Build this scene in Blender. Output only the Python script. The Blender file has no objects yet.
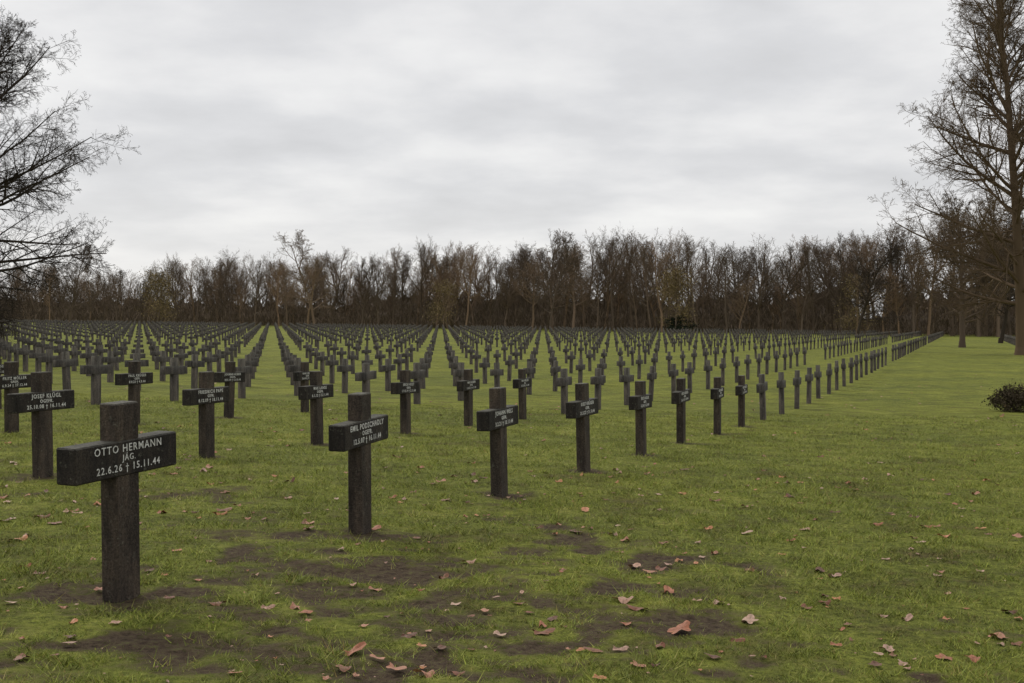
import bpy, math, random
import numpy as np
from mathutils import Vector, Matrix, Euler
random.seed(7); rng=np.random.default_rng(7)
scene=bpy.context.scene
EYE=1.5
# ---------------------------------------------------------------- helpers
def softplus(v,k=1.0):
    v=np.asarray(v,dtype=float)/k
    return k*(np.maximum(v,0)+np.log1p(np.exp(-np.abs(v))))
def drop(X,Y):
    X=np.asarray(X,dtype=float); Y=np.asarray(Y,dtype=float)
    d=np.clip(Y/2.6,-4,118); Xp=X*450.0
    t=np.clip(d+.00114*Xp,-8,400)
    g=640+27*(15.6-softplus(15.6-t,2.0))
    sp=softplus(d-20,3.0)
    q=np.clip(Xp/np.maximum(d,4),-800,800)
    rise=sp*(8.4-.0165*q)
    return (g-rise)/450.0
def gz(X,Y): return EYE-drop(X,Y)
def _hash(ix,iy,s):
    n=(ix*374761393+iy*668265263+s*1442695041)&0xffffffff
    n=((n^(n>>13))*1274126177)&0xffffffff
    return ((n^(n>>16))&0xffff)/65535.0
def vnoise(x,y,s=0):
    x=np.asarray(x,dtype=float);y=np.asarray(y,dtype=float)
    ix=np.floor(x).astype(np.int64);iy=np.floor(y).astype(np.int64)
    fx=x-ix;fy=y-iy;fx=fx*fx*(3-2*fx);fy=fy*fy*(3-2*fy)
    a=_hash(ix,iy,s);b=_hash(ix+1,iy,s);c=_hash(ix,iy+1,s);e=_hash(ix+1,iy+1,s)
    return (a*(1-fx)+b*fx)*(1-fy)+(c*(1-fx)+e*fx)*fy
def fbm(x,y,s=0,o=4):
    r=0;a=.5;t=0
    for k in range(o):
        r=r+a*vnoise(x*2**k,y*2**k,s+k*17);t+=a;a*=.5
    return r/t
def add_obj(name,me,parent=None,mats=()):
    ob=bpy.data.objects.new(name,me); scene.collection.objects.link(ob)
    for m in mats: me.materials.append(m)
    if parent: ob.parent=parent
    return ob
def mesh_np(name,verts,loops,starts,totals):
    me=bpy.data.meshes.new(name)
    me.vertices.add(len(verts)); me.vertices.foreach_set('co',np.asarray(verts,dtype=np.float32).ravel())
    me.loops.add(len(loops)); me.loops.foreach_set('vertex_index',np.asarray(loops,dtype=np.int32))
    me.polygons.add(len(starts)); me.polygons.foreach_set('loop_start',np.asarray(starts,dtype=np.int32))
    me.polygons.foreach_set('loop_total',np.asarray(totals,dtype=np.int32))
    me.update(calc_edges=True); return me
# ---------------------------------------------------------------- materials
def newmat(name):
    m=bpy.data.materials.new(name); m.use_nodes=True
    nt=m.node_tree; b=nt.nodes['Principled BSDF']; b.inputs['Roughness'].default_value=.85
    b.inputs['Specular IOR Level'].default_value=.25
    return m,nt,b
def N(nt,t,**kw):
    n=nt.nodes.new(t)
    for k,v in kw.items(): setattr(n,k,v)
    return n
def ramp(nt,fac,stops):
    r=N(nt,'ShaderNodeValToRGB'); e=r.color_ramp.elements
    while len(e)<len(stops): e.new(.5)
    for el,(p,c) in zip(e,stops): el.position=p; el.color=(*c,1)
    nt.links.new(fac,r.inputs[0]); return r.outputs[0]
def noise(nt,scale,detail=4,rough=.6,vec=None):
    n=N(nt,'ShaderNodeTexNoise'); n.inputs['Scale'].default_value=scale
    n.inputs['Detail'].default_value=detail; n.inputs['Roughness'].default_value=rough
    if vec is not None: nt.links.new(vec,n.inputs['Vector'])
    return n.outputs[0]
def mix(nt,fac,a,b,mode='MIX'):
    m=N(nt,'ShaderNodeMix',data_type='RGBA',blend_type=mode)
    for s,v in ((0,fac),(6,a),(7,b)):
        if isinstance(v,(int,float)): m.inputs[s].default_value=v
        elif isinstance(v,tuple): m.inputs[s].default_value=(*v,1)
        else: nt.links.new(v,m.inputs[s])
    return m.outputs[2]
def math_(nt,op,a,b=None,clamp=False):
    m=N(nt,'ShaderNodeMath',operation=op); m.use_clamp=clamp
    for s,v in ((0,a),(1,b)):
        if v is None: continue
        if isinstance(v,(int,float)): m.inputs[s].default_value=v
        else: nt.links.new(v,m.inputs[s])
    return m.outputs[0]
def bump(nt,b,h,strength,dist):
    n=N(nt,'ShaderNodeBump'); n.inputs['Strength'].default_value=strength; n.inputs['Distance'].default_value=dist
    nt.links.new(h,n.inputs['Height']); nt.links.new(n.outputs[0],b.inputs['Normal'])

# ground
mg,nt,b=newmat('lawn_and_soil')
geo=N(nt,'ShaderNodeNewGeometry'); P=geo.outputs['Position']
nbig=noise(nt,.22,3,.6,P); nmid=noise(nt,1.3,5,.78,P); nfine=noise(nt,18,5,.8,P)
g1=ramp(nt,nmid,[(.30,(.130,.115,.045)),(.42,(.150,.170,.040)),(.53,(.190,.222,.044)),(.70,(.275,.290,.078))])
g2=ramp(nt,nfine,[(.32,(.28,.28,.24)),(.5,(.92,.92,.86)),(.68,(1.6,1.5,1.35))])
g=mix(nt,1.0,g1,g2,'MULTIPLY')
gb=ramp(nt,nbig,[(.35,(.84,.83,.88)),(.65,(1.18,1.11,1.0))])
g=mix(nt,1.0,g,gb,'MULTIPLY')
soil=ramp(nt,nfine,[(.32,(.026,.018,.012)),(.44,(.068,.047,.031)),(.53,(.108,.078,.050)),(.62,(.115,.105,.045)),(.74,(.19,.19,.065))])
at=N(nt,'ShaderNodeAttribute',attribute_name='soil')
sf=math_(nt,'ADD',at.outputs['Fac'],math_(nt,'MULTIPLY',math_(nt,'SUBTRACT',nfine,.5),1.5))
sf=ramp(nt,sf,[(.20,(0,0,0)),(.54,(1,1,1))])
col=mix(nt,sf,g,soil)
nt.links.new(col,b.inputs['Base Color']); b.inputs['Roughness'].default_value=.95; b.inputs['Specular IOR Level'].default_value=.1
bump(nt,b,nfine,1.0,.045)
# blades
mb,nt,b=newmat('grass_blades')
geo=N(nt,'ShaderNodeNewGeometry')
nm=noise(nt,1.3,5,.78,geo.outputs['Position'])
c1=ramp(nt,nm,[(.30,(.175,.160,.055)),(.42,(.200,.232,.047)),(.53,(.255,.305,.055)),(.70,(.375,.400,.105))])
c2=ramp(nt,geo.outputs['Random Per Island'],[(0,(.34,.38,.38)),(.5,(1,1,1)),(.80,(1.38,1.27,1.15)),(.88,(1.45,1.18,1.75)),(1,(1.0,.60,1.0))])
nt.links.new(mix(nt,1.0,c1,c2,'MULTIPLY'),b.inputs['Base Color'])
b.inputs['Roughness'].default_value=.6; b.inputs['Specular IOR Level'].default_value=.12
# stone
def stone(name,dark,upamt=1.5,up_c=(.13,.13,.105)):
    m,nt,b=newmat(name)
    geo=N(nt,'ShaderNodeNewGeometry'); P=geo.outputs['Position']
    vm=N(nt,'ShaderNodeVectorMath',operation='MULTIPLY'); nt.links.new(P,vm.inputs[0]); vm.inputs[1].default_value=(1,1,.22); PS=vm.outputs[0]
    a=noise(nt,9,5,.7,PS); f=noise(nt,75,4,.75,P)
    l=noise(nt,24,5,.75,P)
    base=ramp(nt,a,[(.32,tuple(v*.4 for v in dark)),(.5,dark),(.68,(dark[0]*1.9,dark[1]*1.85,dark[2]*1.7))])
    base=mix(nt,ramp(nt,l,[(.57,(0,0,0)),(.69,(.6,.6,.6))]),base,(.14,.14,.11))
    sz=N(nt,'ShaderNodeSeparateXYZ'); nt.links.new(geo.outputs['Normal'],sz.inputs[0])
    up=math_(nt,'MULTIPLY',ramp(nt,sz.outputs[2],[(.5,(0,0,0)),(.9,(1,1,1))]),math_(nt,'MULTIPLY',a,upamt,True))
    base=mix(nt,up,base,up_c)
    base=mix(nt,.75,base,ramp(nt,f,[(.34,(.3,.3,.3)),(.66,(1.75,1.72,1.68))]),'MULTIPLY')
    nt.links.new(base,b.inputs['Base Color']); b.inputs['Roughness'].default_value=.8
    bump(nt,b,math_(nt,'ADD',a,f),.9,.010); return m
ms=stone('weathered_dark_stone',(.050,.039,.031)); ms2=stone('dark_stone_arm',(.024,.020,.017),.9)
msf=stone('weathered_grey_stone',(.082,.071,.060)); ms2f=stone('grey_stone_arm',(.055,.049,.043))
mt,nt,b=newmat('inscription_white')
geo=N(nt,'ShaderNodeNewGeometry')
nt.links.new(ramp(nt,noise(nt,60,3,.6,geo.outputs['Position']),[(.3,(.34,.34,.32)),(.6,(.70,.70,.66))]),b.inputs['Base Color'])
# bark
def bark(name,c):
    m,nt,b=newmat(name)
    oi=N(nt,'ShaderNodeObjectInfo')
    c1=ramp(nt,oi.outputs['Random'],[(0,tuple(v*.6 for v in c)),(.5,c),(.8,(c[0]*1.3,c[1]*1.22,c[2]*1.15)),(1,(c[0]*1.7,c[1]*1.52,c[2]*1.25))])
    nt.links.new(c1,b.inputs['Base Color']); b.inputs['Specular IOR Level'].default_value=.05; return m
mbark=bark('bark_grey_brown',(.082,.065,.051)); mbark2=bark('forest_bark',(.158,.120,.088))
def leafy(name,c):
    m,nt,b=newmat(name); geo=N(nt,'ShaderNodeNewGeometry')
    nt.links.new(ramp(nt,geo.outputs['Random Per Island'],[(0,tuple(v*.45 for v in c)),(.6,c),(1,tuple(v*1.7 for v in c))]),b.inputs['Base Color']); b.inputs['Specular IOR Level'].default_value=.05; return m
mbrown=leafy('withered_leaves',(.19,.145,.072)); mund=leafy('undergrowth_brown',(.140,.106,.078)); mever=leafy('evergreen_leaves',(.024,.030,.018))
mshrub=leafy('shrub_leaves',(.06,.048,.030)); 
# fallen leaf
mlf,nt,b=newmat('fallen_leaf')
at=N(nt,'ShaderNodeAttribute',attribute_name='Col'); geo=N(nt,'ShaderNodeNewGeometry')
nt.links.new(mix(nt,.7,at.outputs['Color'],ramp(nt,noise(nt,60,4,.7,geo.outputs['Position']),[(.3,(.45,.42,.4)),(.6,(1.15,1.1,1.1))]),'MULTIPLY'),b.inputs['Base Color'])
b.inputs['Roughness'].default_value=.6

# ---------------------------------------------------------------- lattice of graves
K=450.0
P0=np.array([-975/K,2.5*2.6]); A=np.array([453/K,2.6]); B=np.array([-1201/K,2.12*2.6])
graves=[]
for j in range(0,75):
    for i in range(-60,120):
        p=P0+A*i+B*j
        if p[1]<2.2 or p[1]>255: continue
        if p[0]<-.47*p[1]-6: continue
        if p[0]>.5*p[1]+4: continue
        s=i+1.5*j
        if 24.3<s<26.7 or 52.3<s<54.7 or 80<s<82: continue
        graves.append((p[0]+random.gauss(0,.025),p[1]+random.gauss(0,.035),i,j))
near=[g for g in graves if math.hypot(g[0],g[1])<26]
far=[g for g in graves if math.hypot(g[0],g[1])>=26]
# ---------------------------------------------------------------- ground
def axis(lo,hi,fine,step,grow,limit):
    c=list(np.arange(lo,hi,fine)); s=fine; v=c[-1]
    while v<limit: s*=grow; s=max(s,step); v+=s; c.append(v)
    s=fine; v=c[0]; pre=[]
    while v>-limit: s*=grow; v-=s; pre.append(v)
    return np.array(pre[::-1]+c)
xs=axis(-5.5,5.5,.035,.035,1.07,3000); ys=axis(4.2,12.5,.035,.035,1.06,3000)
SO=[(-2.35,5.2,1.3,.5,1.15),(-1.85,6.65,.6,.35,1.05),(-.79,7.5,.8,.38,1.0),(-1.03,5.68,.9,.3,.8),(-.34,6.4,.8,.45,.85),(.38,9.2,.4,.4,.85),(1.15,8.04,.65,.45,.95),
    (.54,5.86,.65,.35,.8),(-.2,5.2,1.0,.3,.9),(-3.1,10.9,.6,.4,.8),(1.6,5.5,.5,.3,.6),(.3,7.07,.55,.35,.75),(-2.9,6.0,.7,.4,.95),(2.4,5.2,.6,.3,.6),(-1.6,8.9,.5,.4,.6)]
def soilmask(X,Y):
    m=np.zeros_like(X)
    wx=X+(fbm(X*1.6,Y*1.6,3,5)-.5)*2.1; wy=Y+(fbm(X*1.6,Y*1.6,9,5)-.5)*2.0
    for (cx,cy,rx,ry,am) in SO:
        q=((wx-cx)/rx)**2+((wy-cy)/ry)**2
        m=np.maximum(m,np.exp(-q*.8)*.74*am)
    for (gx,gy,i,j) in near:
        q=((X-gx-.05)**2+(Y-gy+.04)**2)/.10
        m=np.maximum(m,np.exp(-q)*.66)
    m=m+(fbm(X*5.3,Y*5.3,5,5)-.5)*1.35*np.clip(1.5-Y/16,0.2,1)+(fbm(X*.8,Y*.8,25,5)-.5)*.45
    return np.clip(m,0,1)
XX,YY=np.meshgrid(xs,ys); 
nearw=np.clip(1-np.hypot(XX,YY-6)/30,0,1)
ZZ=gz(XX,YY)+((fbm(XX*1.3,YY*1.3,31,5)-.5)*.05)*nearw
SM=soilmask(XX,YY)
ZZ=ZZ-.012*np.clip((SM-.3)*2,0,1)*nearw+ (fbm(XX*9,YY*9,41,3)-.5)*.032*nearw*np.clip(SM*2,0.2,1)
nx,ny=len(xs),len(ys)
V=np.stack([XX.ravel(),YY.ravel(),ZZ.ravel()],1)
idx=np.arange(nx*ny).reshape(ny,nx)
Q=np.stack([idx[:-1,:-1],idx[:-1,1:],idx[1:,1:],idx[1:,:-1]],-1).reshape(-1,4)
me=mesh_np('ground',V,Q.ravel(),np.arange(len(Q))*4,np.full(len(Q),4))
a=me.attributes.new('soil','FLOAT','POINT'); a.data.foreach_set('value',SM.ravel().astype(np.float32))
me.polygons.foreach_set('use_smooth',np.ones(len(Q),dtype=bool))
add_obj('ground',me,mats=[mg])
# ---------------------------------------------------------------- grass blades
n=660000
Y=np.exp(rng.uniform(math.log(3.9),math.log(30),n)); X=rng.uniform(-1,1,n)*(.47*Y+1.2)
keep=(soilmask(X,Y)+(fbm(X*13,Y*13,77,2)-.5)*.6)<rng.uniform(-.02,.58,n)
X=X[keep];Y=Y[keep];n=len(X)
Z=gz(X,Y)+((fbm(X*1.3,Y*1.3,31,5)-.5)*.05)*np.clip(1-np.hypot(X,Y-6)/30,0,1)-.003
sc=(np.maximum(Y,5)/6)**.5
tuft=np.clip((fbm(X*6,Y*6,55,3)-.35)*2.6,0,1)
h=(.007+.026*rng.random(n)**1.6)*(.4+1.5*tuft)*np.clip(sc,1,1.5); w=.0022*sc*(.7+rng.random(n)*.7)
az=rng.uniform(0,2*np.pi,n); ln=h*rng.uniform(.3,2.0,n); fa=rng.uniform(0,2*np.pi,n)
v=np.zeros((n,3,3))
v[:,0]=np.stack([X-w*np.cos(fa),Y-w*np.sin(fa),Z],1); v[:,1]=np.stack([X+w*np.cos(fa),Y+w*np.sin(fa),Z],1)
v[:,2]=np.stack([X+ln*np.cos(az),Y+ln*np.sin(az),Z+h],1)
me=mesh_np('grass',v.reshape(-1,3),np.arange(3*n),np.arange(n)*3,np.full(n,3))
add_obj('grass',me,mats=[mb])
# ---------------------------------------------------------------- crosses
H,L,AH,W,T=1.09,.82,.195,.185,.118
TA=T+.014
def box(V,F,M,cx,cy,cz,sx,sy,sz,bv,mi):
    o=len(V); hx,hy,hz=sx/2,sy/2,sz/2
    def id_(a,b,c,k): return o+((a*2+b)*2+c)*3+k
    for a_ in (0,1):
        for b_ in (0,1):
            for c_ in (0,1):
                X_=(2*a_-1);Y_=(2*b_-1);Z_=(2*c_-1)
                V.append((cx+X_*hx,cy+Y_*(hy-bv),cz+Z_*(hz-bv)))
                V.append((cx+X_*(hx-bv),cy+Y_*hy,cz+Z_*(hz-bv)))
                V.append((cx+X_*(hx-bv),cy+Y_*(hy-bv),cz+Z_*hz))
    fs=[]
    fs+= [(id_(s,0,0,0),id_(s,1,0,0),id_(s,1,1,0),id_(s,0,1,0)) for s in (0,1)]
    fs+= [(id_(0,s,0,1),id_(1,s,0,1),id_(1,s,1,1),id_(0,s,1,1)) for s in (0,1)]
    fs+= [(id_(0,0,s,2),id_(1,0,s,2),id_(1,1,s,2),id_(0,1,s,2)) for s in (0,1)]
    for p in (0,1):
        for q in (0,1):
            fs.append((id_(p,q,0,0),id_(p,q,1,0),id_(p,q,1,1),id_(p,q,0,1)))
            fs.append((id_(p,0,q,0),id_(p,1,q,0),id_(p,1,q,2),id_(p,0,q,2)))
            fs.append((id_(0,p,q,1),id_(1,p,q,1),id_(1,p,q,2),id_(0,p,q,2)))
            for r in (0,1): fs.append((id_(p,q,r,0),id_(p,q,r,1),id_(p,q,r,2)))
    c=Vector((cx,cy,cz))
    for f in fs:
        pts=[Vector(V[i]) for i in f]; nn=(pts[1]-pts[0]).cross(pts[2]-pts[0]); m=sum(pts,Vector())/len(pts)
        if nn.dot(m-c)<0: f=f[::-1]
        F.append(f); M.append(mi)
cz=H-.205-AH/2
def cross_mesh(name,bv=.008):
    V=[];F=[];M=[]
    box(V,F,M,0,0,(H-.35)/2,W,T,H+.35,bv,0)
    box(V,F,M,0,0,cz,L,TA,AH,bv,1)
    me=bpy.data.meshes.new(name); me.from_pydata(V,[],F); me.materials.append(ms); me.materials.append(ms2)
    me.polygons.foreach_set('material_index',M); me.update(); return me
cm=cross_mesh('grave_cross')
rowang=math.atan2(A[1],A[0])
names={(0,0):("OTTO HERMANN","JÄG.","22.6.26 † 15.11.44"),(1,0):("EMIL PODSCHADLY","OGEFR.","12.5.07 † 16.11.44"),(2,0):("JOHANN WELS","GEFR.","3.2.21 † 18.11.44"),
(0,1):("JOSEF KLÜGL","OGEFR.","25.10.08 † 16.11.44"),(1,1):("FRIEDRICH PAPE","GEFR.","8.12.09 † 18.11.44")}
fn=["KARL","HANS","WILLI","HEINZ","ERICH","PAUL","KURT","JOHANN","ERNST","WALTER","MAX","FRITZ"]; ln_=["BERGER","MÖLLER","SCHNABEL","HUBER","LANGE","KRÜGER","VOGT","WINKLER","GERBER","STEIN","ADLER","BRANDT"]
def inscription(lines,parent,heavy=0.0):
    mes=[]
    for k,txt in enumerate(lines):
        tx=bpy.data.curves.new('inscription_text','FONT'); tx.body=txt; tx.align_x='CENTER'; tx.align_y='CENTER'
        tx.size=(.060,.048,.056)[k]; tx.extrude=.0008; tx.space_character=1.2; tx.resolution_u=2; tx.offset=.0002+heavy
        to=bpy.data.objects.new('tmp',tx); scene.collection.objects.link(to)
        bpy.context.view_layer.update()
        me=bpy.data.meshes.new_from_object(to.evaluated_get(bpy.context.evaluated_depsgraph_get()))
        bpy.data.objects.remove(to)
        wdt=max(v.co.x for v in me.vertices)-min(v.co.x for v in me.vertices); sx=min(1.0,.72/wdt)
        for v in me.vertices:
            x,y,z=v.co; v.co=(x*sx,-TA/2-.001-z,cz+y+(.055,.003,-.050)[k])
        mes.append(me)
    vs=[];fs=[]
    for me in mes:
        o=len(vs); vs+=[tuple(v.co) for v in me.vertices]; fs+=[tuple(i+o for i in p.vertices) for p in me.polygons]
    me=bpy.data.meshes.new('inscription'); me.from_pydata(vs,[],fs); me.materials.append(mt)
    o=bpy.data.objects.new('inscription',me); scene.collection.objects.link(o); o.parent=parent
for (x,y,i,j) in near:
    o=bpy.data.objects.new('grave_cross',cm); scene.collection.objects.link(o)
    o.location=(x,y,float(gz(x,y))-.005-abs(random.gauss(0,.012)))
    lean=.014
    o.rotation_euler=(random.gauss(0,lean),random.gauss(0,lean),rowang+random.gauss(0,.025))
    if (i,j)==(0,0): o.rotation_euler=(0.015,-.03,rowang-.02); o.location=(x,y,float(gz(x,y))-.005)
    lines=names.get((i,j),(random.choice(fn)+" "+random.choice(ln_),random.choice(["GEFR.","OGEFR.","GREN.","UFFZ.","JÄG."]),"%d.%d.%02d † %d.%d.44"%(random.randint(1,28),random.randint(1,12),random.randint(5,26),random.randint(1,28),random.randint(9,12))))
    inscription(lines,o,0.0 if y<8 else .0007)
def simple_cross(V,F,M):
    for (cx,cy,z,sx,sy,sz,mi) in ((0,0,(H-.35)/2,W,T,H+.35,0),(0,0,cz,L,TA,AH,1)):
        o=len(V)
        for a_ in(-1,1):
            for b_ in(-1,1):
                for c_ in(-1,1): V.append((cx+a_*sx/2,cy+b_*sy/2,z+c_*sz/2))
        for f in ((0,1,3,2),(4,6,7,5),(0,4,5,1),(2,3,7,6),(1,5,7,3)): F.append([o+k for k in f]); M.append(mi)
sv=[];sf_=[];sm=[]; simple_cross(sv,sf_,sm); sv=np.array(sv); sf_=np.array(sf_)
def merged_crosses(name,lst):
    VV=[];Fa=[];o=0
    for (x,y) in lst:
        an=rowang+random.gauss(0,.035); ta=random.gauss(0,.018); tb=random.gauss(0,.018)
        R=np.array(Euler((ta,tb,an)).to_matrix()); VV.append(sv@R.T+np.array([x,y,float(gz(x,y))-abs(random.gauss(0,.02))])); Fa.append(sf_+o); o+=len(sv)
    VV=np.concatenate(VV);Fa=np.concatenate(Fa)
    me=mesh_np(name,VV,Fa.ravel(),np.arange(len(Fa))*4,np.full(len(Fa),4))
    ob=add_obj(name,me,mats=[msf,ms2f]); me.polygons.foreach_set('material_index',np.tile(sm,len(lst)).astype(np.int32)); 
merged_crosses('grave_cross_field',[(g[0],g[1]) for g in far])
blk=[]
for j in range(0,9):
    for i in range(0,40):
        p=np.array([44.0,98.0])+A*i-B*j
        if p[1]>96 and p[0]>46 and p[0]<140 and p[1]<215: blk.append((p[0],p[1]))
merged_crosses('grave_cross_block',blk)
# ---------------------------------------------------------------- trees
def grow(S,p,d,L_,r,lvl,cfg,R):
    counts=cfg['counts']; mx=len(counts)
    ns=[12,8,5,3,2,2][min(lvl,5)]
    pts=[]; step=L_/ns
    for k in range(ns):
        f0=k/ns; f1=(k+1)/ns
        wig=cfg['wig']*(1+.5*lvl) if lvl else cfg.get('wig0',cfg['wig'])
        d=Vector((d.x+R.gauss(0,wig),d.y+R.gauss(0,wig),d.z+R.gauss(0,wig)*.7+cfg['trop'][min(lvl,len(cfg['trop'])-1)])).normalized()
        q=p+d*step
        r0=max(r*(1-.78*f0),cfg['rmin']); r1=max(r*(1-.78*f1),cfg['rmin'])
        S.append((p.x,p.y,p.z,q.x,q.y,q.z,r0,r1,lvl)); pts.append((p.copy(),q.copy(),d.copy(),r1,f0,f1)); p=q
    if lvl>=mx: return
    c=counts[lvl]; c=max(1,int(c*R.uniform(.8,1.2)))
    st=cfg['start'][min(lvl,len(cfg['start'])-1)]
    an=cfg.get('an',(25,62))
    for k in range(c):
        f=st+(1-st)*((k+R.random())/c); f=min(f,.995)
        a=pts[int(f*ns)]; t=f*ns-int(f*ns); pp=a[0].lerp(a[1],t); dd=a[2]
        ax=dd.orthogonal().normalized(); ax.rotate(Matrix.Rotation(R.uniform(0,2*math.pi),3,dd))
        if lvl==0: ang=math.radians(cfg['a0'][0]+(cfg['a0'][1]-cfg['a0'][0])*((f-st)/(1-st))+R.uniform(-8,8))
        else: ang=math.radians(R.uniform(*an))
        nd=(dd*math.cos(ang)+ax*math.sin(ang)).normalized()
        if lvl==0:
            u=(f-st)/(1-st); sh=cfg['shape'](u)
            l2=L_*cfg['ratio'][0]*sh*R.uniform(.75,1.1)
        else: l2=L_*cfg['ratio'][min(lvl,len(cfg['ratio'])-1)]*(1.1-.55*f)*R.uniform(.7,1.2)
        rb=max(cfg['rmin'],min(a[3]*.75, r*(cfg.get('rb',.42) if lvl==0 else .5)))
        grow(S,pp,nd,l2,rb,lvl+1,cfg,R)
def segs_to_mesh(name,S):
    S=np.array(S); Vs=[];Ls=[];St=[];To=[];vo=0;lo=0
    for sides,mask in ((8,S[:,8]==0),(4,S[:,8]==1),(3,S[:,8]>=2)):
        s=S[mask]; n=len(s)
        if n==0: continue
        p=s[:,0:3];q=s[:,3:6];d=q-p; d/=np.linalg.norm(d,axis=1,keepdims=True)+1e-9
        ref=np.where(np.abs(d[:,2:3])>.9,np.array([[1.,0,0]]),np.array([[0,0,1.]]))
        u=np.cross(d,ref);u/=np.linalg.norm(u,axis=1,keepdims=True);w=np.cross(d,u)
        ang=np.arange(sides)*2*np.pi/sides
        ring=u[:,None]*np.cos(ang)[None,:,None]+w[:,None]*np.sin(ang)[None,:,None]
        a_=p[:,None]+ring*s[:,6][:,None,None]; b_=q[:,None]+ring*s[:,7][:,None,None]
        v=np.concatenate([a_,b_],1).reshape(-1,3)
        base=(np.arange(n)*2*sides)[:,None]+vo
        k=np.arange(sides);k2=(k+1)%sides
        f=np.stack([base+k,base+k2,base+k2+sides,base+k+sides],-1).reshape(-1,4)
        Vs.append(v);Ls.append(f.ravel());St.append(np.arange(len(f))*4+lo);To.append(np.full(len(f),4));vo+=len(v);lo+=len(f)*4
    me=mesh_np(name,np.concatenate(Vs),np.concatenate(Ls),np.concatenate(St),np.concatenate(To))
    me.polygons.foreach_set('use_smooth',np.ones(len(me.polygons),dtype=bool)); return me
def tree_mesh(name,seed,Hh,r0,cfg):
    R=random.Random(seed); S=[]
    grow(S,Vector((0,0,-.1)),Vector((0,0,1)),Hh,r0,0,cfg,R)
    S.append((0,0,-.4,0,0,.7,r0*1.4,r0*1.0,0))
    return segs_to_mesh(name,S),S
dome=lambda u: math.sqrt(max(.05,1-(u*.95)**2))*.9+.12
cone_=lambda u: 1.20-.62*u if u>.12 else .9+1.8*u
round_=lambda u: .72+.42*math.sin(math.pi*min(1,.1+u*.8))-.40*u**3
oval=lambda u: .35+.75*math.sin(math.pi*min(1,.15+u*.85))
def clump_mesh(name,pts,size,mat,asp=.6,vert=0):
    pts=np.array(pts);n=len(pts)
    u=rng.normal(size=(n,3)); u[:,2]+=vert*np.sign(rng.random(n)-.5);u/=np.linalg.norm(u,axis=1,keepdims=True);r=rng.normal(size=(n,3));w=np.cross(u,r);w/=np.linalg.norm(w,axis=1,keepdims=True)
    s=size*(.5+rng.random((n,1)))
    v=np.stack([pts-u*s,pts+w*s*asp,pts+u*s,pts-w*s*asp],1).reshape(-1,3)
    me=mesh_np(name,v,np.arange(4*n),np.arange(n)*4,np.full(n,4)); me.materials.append(mat); return me
# big trees
cfgR=dict(counts=[44,13,8,5,3],start=[.14,.12,.12,.1],ratio=[.315,.50,.5,.55,.6],a0=(72,24),wig=.05,wig0=.018,trop=[.015,.03,.0,-.02],rmin=.0095,rb=.34,shape=cone_)
me,S=tree_mesh('bare_tree',12,30,.50,cfgR); o=add_obj('bare_tree',me,mats=[mbark]); o.location=(41.4,95,float(gz(41.4,95))); o.rotation_euler=(0,0,.8)
cfgL=dict(counts=[44,12,8,5,3],start=[.08,.12,.12,.1],ratio=[.41,.47,.5,.55,.6],a0=(94,28),wig=.055,wig0=.02,trop=[.015,.022,-.012,-.03],rmin=.0068,rb=.28,shape=round_)
me,S=tree_mesh('bare_tree',8,18.2,.38,cfgL); o=add_obj('bare_tree',me,mats=[mbark]); o.location=(-32.2,68,float(gz(-32.2,68)))
cfgM=dict(counts=[22,9,7,5],start=[.2,.15,.15,.1],ratio=[.36,.5,.5,.55],a0=(75,25),wig=.07,trop=[.02,.05,.0,-.03],rmin=.014,shape=dome)
for (x,y,hh,rr,sd) in ((48.1,125,15,.34,21),(66,158,16,.3,23),(58,196,15,.26,24)):
    me,S=tree_mesh('bare_tree',sd,hh,rr,dict(cfgM,rmin=.014,counts=[26,10,7,5])); o=add_obj('bare_tree',me,mats=[mbark]); o.location=(x,y,float(gz(x,y)))
for (x,y,hh,sd) in ((7.6,232,17.0,31),(-84,222,14,32),(-40.5,240,18,33),(100,190,17,34)):
    me,S=tree_mesh('bare_tree',sd,hh,hh*.015,dict(cfgM,rmin=.016,ratio=[.42,.5,.5,.5])); o=add_obj('bare_tree',me,mats=[mbark2]); o.location=(x,y,float(gz(x,y)))
# forest
protos=[]
for k in range(8):
    cfgF=dict(counts=[15+k%3*3,8,6,4],start=[.25+.08*(k%3),.12,.1,.1],ratio=[.28+.05*(k%4),.55,.5,.5],a0=(54+5*(k%3),18),an=(20,46),wig=.055,trop=[.02,.09,.05,.03],rmin=.0125,shape=oval if k%2 else dome)
    me,S=tree_mesh('forest_tree_%d'%k,100+k,20,.29,cfgF); me.materials.append(mbark2); protos.append(me)
forest=bpy.data.objects.new('distant_forest',None); scene.collection.objects.link(forest)
hx=[-170,-115,-90,-70,-45,-22,0,10,45,60,73,82,95,130,200]; hh_=[12.8,12.8,12.8,13.5,14.5,17,19.2,19,18,18.3,19.5,21.5,22.5,20,19]
def lineY(X): return 262-.17*X
cnt=0
for row in range(7):
    X=-190
    while X<190:
        X+=random.uniform(1.8,6.0) if row<3 else random.uniform(3,8.5)
        y=lineY(X)+row*8+random.uniform(-4,4); x=X*(1+row*.02)
        if 88<X<101 and random.random()<.6: continue
        me=random.choice(protos); o=bpy.data.objects.new('tree',me); scene.collection.objects.link(o); o.parent=forest
        big=.86+.28*float(fbm(np.array([X*.06]),np.array([3.3]),61,3)[0])
        h=float(np.interp(X,hx,hh_))*random.choice([.45,.6,.75,.88,.95,1.0,1.05])*random.uniform(.92,1.05)*(1+row*.010)*big
        s=h/20; ww=random.uniform(.85,1.4); o.scale=(s*ww,s*ww,s); o.rotation_euler=(random.gauss(0,.04),random.gauss(0,.04),random.uniform(0,6.28)); o.location=(x,y,float(gz(x,y))-.1); cnt+=1
n=120000
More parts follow.
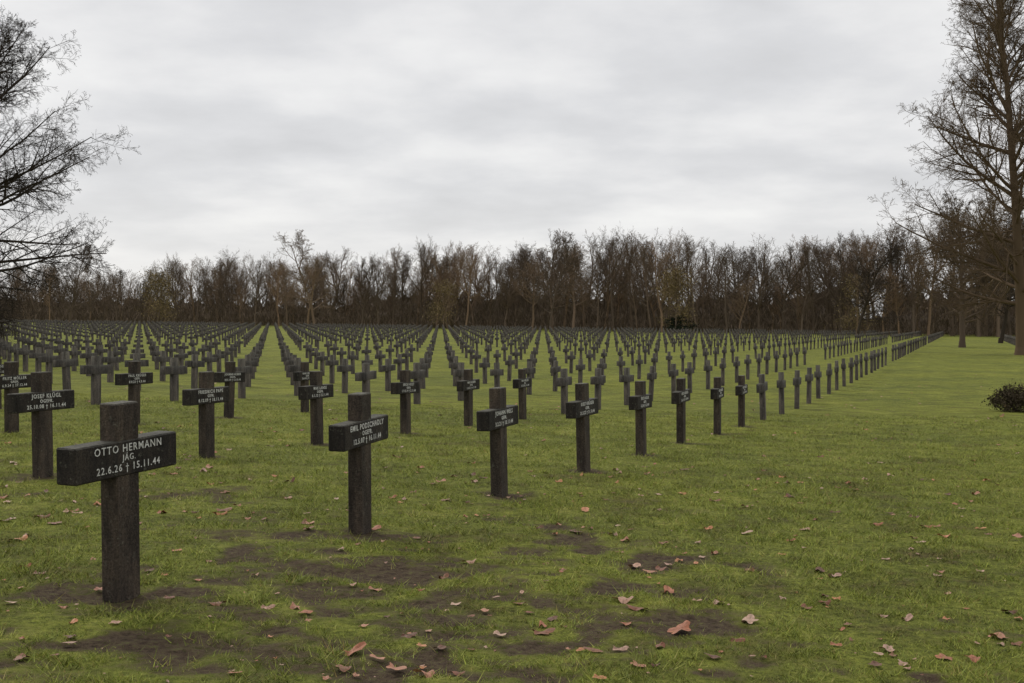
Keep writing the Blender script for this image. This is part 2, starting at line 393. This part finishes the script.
X=rng.uniform(-200,200,n); Yo=rng.uniform(-2,58,n); Y=262-.17*X+Yo
top=1.2+.12*np.maximum(Yo,0)+4.5*fbm(X*.12,Y*.12,91,4)+2*fbm(X*.6,Y*.6,92,2)
Z=gz(X,Y)+top*rng.random(n)**1.2
k=~((X>88)&(X<100)&(rng.random(n)<.6))
me=clump_mesh('forest_undergrowth',np.stack([X,Y,Z],1)[k],.8,mund,asp=.06,vert=2.4); add_obj('forest_undergrowth',me)
bx=np.arange(-230,230,.5); bl=np.linspace(0,1,13)
BX,BL=np.meshgrid(bx,bl)
hb=6.8+4.0*fbm(BX*.07,BX*0+3,13,3)+6.5*(fbm(BX*.6,BX*0+9,14,5)-.35)
hb=hb*np.interp(BX,hx,np.array(hh_)/19)
hb=np.where((BX>90)&(BX<99),hb*.4,hb)
BY=262-.17*BX+60+(fbm(BX*.3,BL*9,15,3)-.5)*7+BL*4
BZ=gz(BX,BY)-.5+BL*hb
idx=np.arange(BX.size).reshape(BX.shape)
Q=np.stack([idx[:-1,:-1],idx[:-1,1:],idx[1:,1:],idx[1:,:-1]],-1).reshape(-1,4)
me=mesh_np('forest_thicket_bank',np.stack([BX.ravel(),BY.ravel(),BZ.ravel()],1),Q.ravel(),np.arange(len(Q))*4,np.full(len(Q),4))
mbk,nt,b=newmat('thicket_brown'); geo=N(nt,'ShaderNodeNewGeometry')
vm=N(nt,'ShaderNodeVectorMath',operation='MULTIPLY'); nt.links.new(geo.outputs['Position'],vm.inputs[0]); vm.inputs[1].default_value=(1,1,.2)
nt.links.new(ramp(nt,noise(nt,1.6,4,.75,vm.outputs[0]),[(.35,(.075,.058,.044)),(.65,(.24,.19,.145))]),b.inputs['Base Color'])
add_obj('forest_thicket_bank',me,mats=[mbk])
def leaf_tree(name,x,y,h,wd,mat,nn,size,low=.15,r=.014):
    z0=float(gz(x,y)); pts=[]
    cl=[(rng.normal()*wd*.28,rng.normal()*wd*.28,h*(low+(1-low)*rng.random()**.9)) for _ in range(38)]
    for c in cl:
        taper=1-.5*(c[2]/h)**2
        m=nn//38; q=rng.normal(size=(m,3))*np.array([wd*.13,wd*.13,h*.07])+np.array([c[0]*taper,c[1]*taper,min(c[2],h*.93)]); pts.append(q)
    pts=np.concatenate(pts); pts=pts[pts[:,2]>.2]
    e=bpy.data.objects.new(name,None); scene.collection.objects.link(e); e.location=(x,y,z0)
    f=bpy.data.objects.new('foliage',clump_mesh('foliage',pts,size,mat)); scene.collection.objects.link(f); f.parent=e
    me,_=tree_mesh('limbs',int(abs(x)*7)+3,h*.95,h*r,dict(cfgM,counts=[12,5,3],rmin=.02)); t=bpy.data.objects.new('trunk_and_limbs',me); me.materials.append(mbark2); scene.collection.objects.link(t); t.parent=e
leaf_tree('withered_oak_tree',34,243,13,7,mbrown,4500,.14)
leaf_tree('withered_oak_tree',-78,258,12.0,8,mbrown,4000,.14)
leaf_tree('withered_oak_tree',70,238,12,7,mbrown,2500,.13)
leaf_tree('withered_oak_tree',-15,255,10,7,mbrown,2500,.13)
leaf_tree('withered_oak_tree',50.5,131,14,7,mund,3500,.10,.3)
leaf_tree('holly_tree',34.5,245,3.4,5,mever,1800,.18,.0)
# shrub on the right
sx_,sy_=14.0,32.0
pts=[]
for _ in range(60):
    th=rng.uniform(0,6.28); rr=rng.random()**.5; c=np.array([math.cos(th)*rr*.8,math.sin(th)*rr*.6,(.12+.55*rng.random())*(1-.35*rr)])
    pts.append(rng.normal(size=(110,3))*.09+c)
pts=np.concatenate(pts);pts=pts[pts[:,2]>.0]
e=bpy.data.objects.new('low_shrub',None); scene.collection.objects.link(e); e.location=(sx_,sy_,float(gz(sx_,sy_)))
f=bpy.data.objects.new('leaves',clump_mesh('shrub_leaves',pts,.028,mshrub)); scene.collection.objects.link(f); f.parent=e
R=random.Random(3);S=[]
for _ in range(26):
    grow(S,Vector((R.uniform(-.3,.3),R.uniform(-.3,.3),0)),Vector((R.uniform(-1,1),R.uniform(-1,1),1)).normalized(),.75,.012,1,dict(counts=[0,5,3],start=[0,.2,.2],ratio=[.5,.5,.5],a0=(50,30),wig=.1,trop=[0,.02,0],rmin=.003,shape=dome),R)
me=segs_to_mesh('shrub_twigs',S); me.materials.append(mbark); t=bpy.data.objects.new('twigs',me); scene.collection.objects.link(t); t.parent=e
# ---------------------------------------------------------------- fallen leaves
spots=[(-3.46,8.19,.16),(-3.51,8.93,.10),(-3.01,7.23,.07),(-1.59,6.32,.09),(-2.28,7.9,.07),(-1.17,6.31,.08),(-.74,5.4,.12),(-.74,5.12,.08),(-1.2,5.02,.07),
(-2.32,12.2,.15),(-2.48,10.0,.12),(-.52,5.79,.08),(-.52,5.16,.09),(-.38,5.11,.09),(-.43,7.26,.07),(-.28,7.8,.09),(-.32,6.56,.06),(.15,5.96,.11),(.40,5.61,.09),
(.83,7.88,.13),(.92,7.71,.11),(.65,6.72,.12),(.71,6.52,.12),(.88,6.08,.15),(1.29,6.36,.12),(.94,7.02,.10),(1.21,6.8,.08),(2.09,7.94,.12),(2.15,7.78,.1),(.96,5.53,.08),
(1.86,5.79,.09),(2.1,5.65,.09),(2.24,5.66,.08),(2.21,6.53,.08),(2.87,7.85,.08),(2.92,6.83,.1),(2.55,6.12,.12),(4.1,10.24,.09),(1.16,8.9,.09),(.51,9.4,.12),(2.19,9.2,.07),(3.59,11.1,.08),(1.6,7.86,.08),(.05,6.6,.07),(-.1,6.73,.06)]
R=random.Random(12)
for _ in range(480):
    y=math.exp(R.uniform(math.log(4.6),math.log(15))); spots.append((R.uniform(-.5,.5)*y,y,R.choice([.015,.02,.025,.03,.04,.05,.06,.075])))
for _ in range(480):
    y=math.exp(R.uniform(math.log(9),math.log(60))); spots.append((R.uniform(-.55,.5)*y,y,R.uniform(.05,.12)))
LV=[];LF=[];LC=[]
cols=[(.44,.22,.14),(.50,.31,.22),(.38,.16,.09),(.52,.24,.12),(.23,.10,.06),(.45,.29,.22),(.16,.08,.05),(.50,.34,.25),(.26,.13,.08)]
for (x,y,s) in spots:
    o=len(LV); lob=R.choice([3,5,5,2]); m=30; th0=R.uniform(0,6.28); cu=R.uniform(.05,.35); tilt=Euler((R.gauss(0,.09),R.gauss(0,.09),th0)).to_matrix()
    c=R.choice(cols); z0=float(gz(x,y))+.008+s*.05+float((fbm(x*1.3,y*1.3,31,5)-.5)*.05)*max(0,1-math.hypot(x,y-6)/30)
    fold=R.uniform(-.18,.24); asp=R.uniform(.65,.98)
    LV.append(tuple(Vector((x,y,z0)))); LC.append(tuple(v*.8 for v in c))
    for rg in (.5,1.0):
        for k in range(m):
            th=2*math.pi*k/m
            r=(.62+.38*abs(math.cos(lob*th/2))**1.3)*(1+.2*math.cos(th))*(1+R.uniform(-.1,.08) if rg==1 else .9)*s*.5*rg
            px,py=r*math.cos(th)*1.15,r*math.sin(th)*asp
            pz=cu*s*rg*rg*(.35*math.cos(2*th+fold)+.3*math.sin(3*th))+abs(py)*fold
            v=tilt@Vector((px,py,pz)); LV.append((x+v.x,y+v.y,z0+v.z)); vein=.72 if (k%6==0) else 1.0; LC.append(tuple(q*(.9 if rg<1 else 1.1)*vein for q in c))
    for k in range(m):
        k2=(k+1)%m
        LF.append((o,o+1+k,o+1+k2)); LF.append((o+1+k,o+1+m+k,o+1+m+k2,o+1+k2))
me=bpy.data.meshes.new('fallen_leaves'); me.from_pydata(LV,[],LF)
ca=me.color_attributes.new('Col','FLOAT_COLOR','POINT'); ca.data.foreach_set('color',np.array([(*c,1) for c in LC],dtype=np.float32).ravel())
add_obj('fallen_leaves',me,mats=[mlf])
# ---------------------------------------------------------------- world
w=bpy.data.worlds.new('World'); scene.world=w; w.use_nodes=True; nt=w.node_tree; nt.nodes.clear()
out=N(nt,'ShaderNodeOutputWorld'); sky=N(nt,'ShaderNodeTexSky',sky_type='NISHITA'); sky.sun_disc=False
el,azs=math.radians(42),math.radians(-35)
sky.sun_elevation=el; sky.sun_rotation=azs
b1=N(nt,'ShaderNodeBackground'); b1.inputs[1].default_value=.1; nt.links.new(sky.outputs[0],b1.inputs[0])
tc=N(nt,'ShaderNodeTexCoord'); sp=N(nt,'ShaderNodeSeparateXYZ'); nt.links.new(tc.outputs['Generated'],sp.inputs[0])
zz=math_(nt,'ADD',math_(nt,'MAXIMUM',sp.outputs[2],0.0),.17)
cb=N(nt,'ShaderNodeCombineXYZ'); nt.links.new(math_(nt,'DIVIDE',sp.outputs[0],zz),cb.inputs[0]); nt.links.new(math_(nt,'DIVIDE',sp.outputs[1],zz),cb.inputs[1])
n1=noise(nt,1.5,6,.52,cb.outputs[0])
c=ramp(nt,n1,[(.32,(.655,.655,.665)),(.45,(.735,.735,.745)),(.56,(.835,.83,.83)),(.70,(.94,.935,.92))])
hz=ramp(nt,sp.outputs[2],[(0,(.6,.6,.6)),(.12,(0,0,0))])
c=mix(nt,hz,c,(.90,.89,.875))
b2=N(nt,'ShaderNodeBackground'); nt.links.new(c,b2.inputs[0]); b2.inputs[1].default_value=1
mx=N(nt,'ShaderNodeMixShader'); mx.inputs[0].default_value=.95
nt.links.new(b1.outputs[0],mx.inputs[1]); nt.links.new(b2.outputs[0],mx.inputs[2]); nt.links.new(mx.outputs[0],out.inputs[0])
sd=bpy.data.lights.new('sun','SUN'); sd.energy=1.4; sd.angle=math.radians(20); sd.color=(1,.95,.86)
so=bpy.data.objects.new('sun',sd); scene.collection.objects.link(so)
dirv=Vector((math.sin(azs)*math.cos(el),math.cos(azs)*math.cos(el),math.sin(el)))
so.rotation_euler=dirv.to_track_quat('Z','Y').to_euler()
# ---------------------------------------------------------------- camera
cd=bpy.data.cameras.new('camera'); cd.sensor_width=36; cd.lens=1170/1024*36; cd.clip_end=6000; cd.clip_start=.1
co=bpy.data.objects.new('camera',cd); scene.collection.objects.link(co); co.location=(0,0,EYE)
co.rotation_euler=(math.radians(90)-math.atan(15.5/1170),0,0); scene.camera=co
scene.view_settings.view_transform='Standard'; scene.view_settings.look='None'; scene.view_settings.exposure=0
print('graves',len(graves),'near',len(near),'forest',cnt)
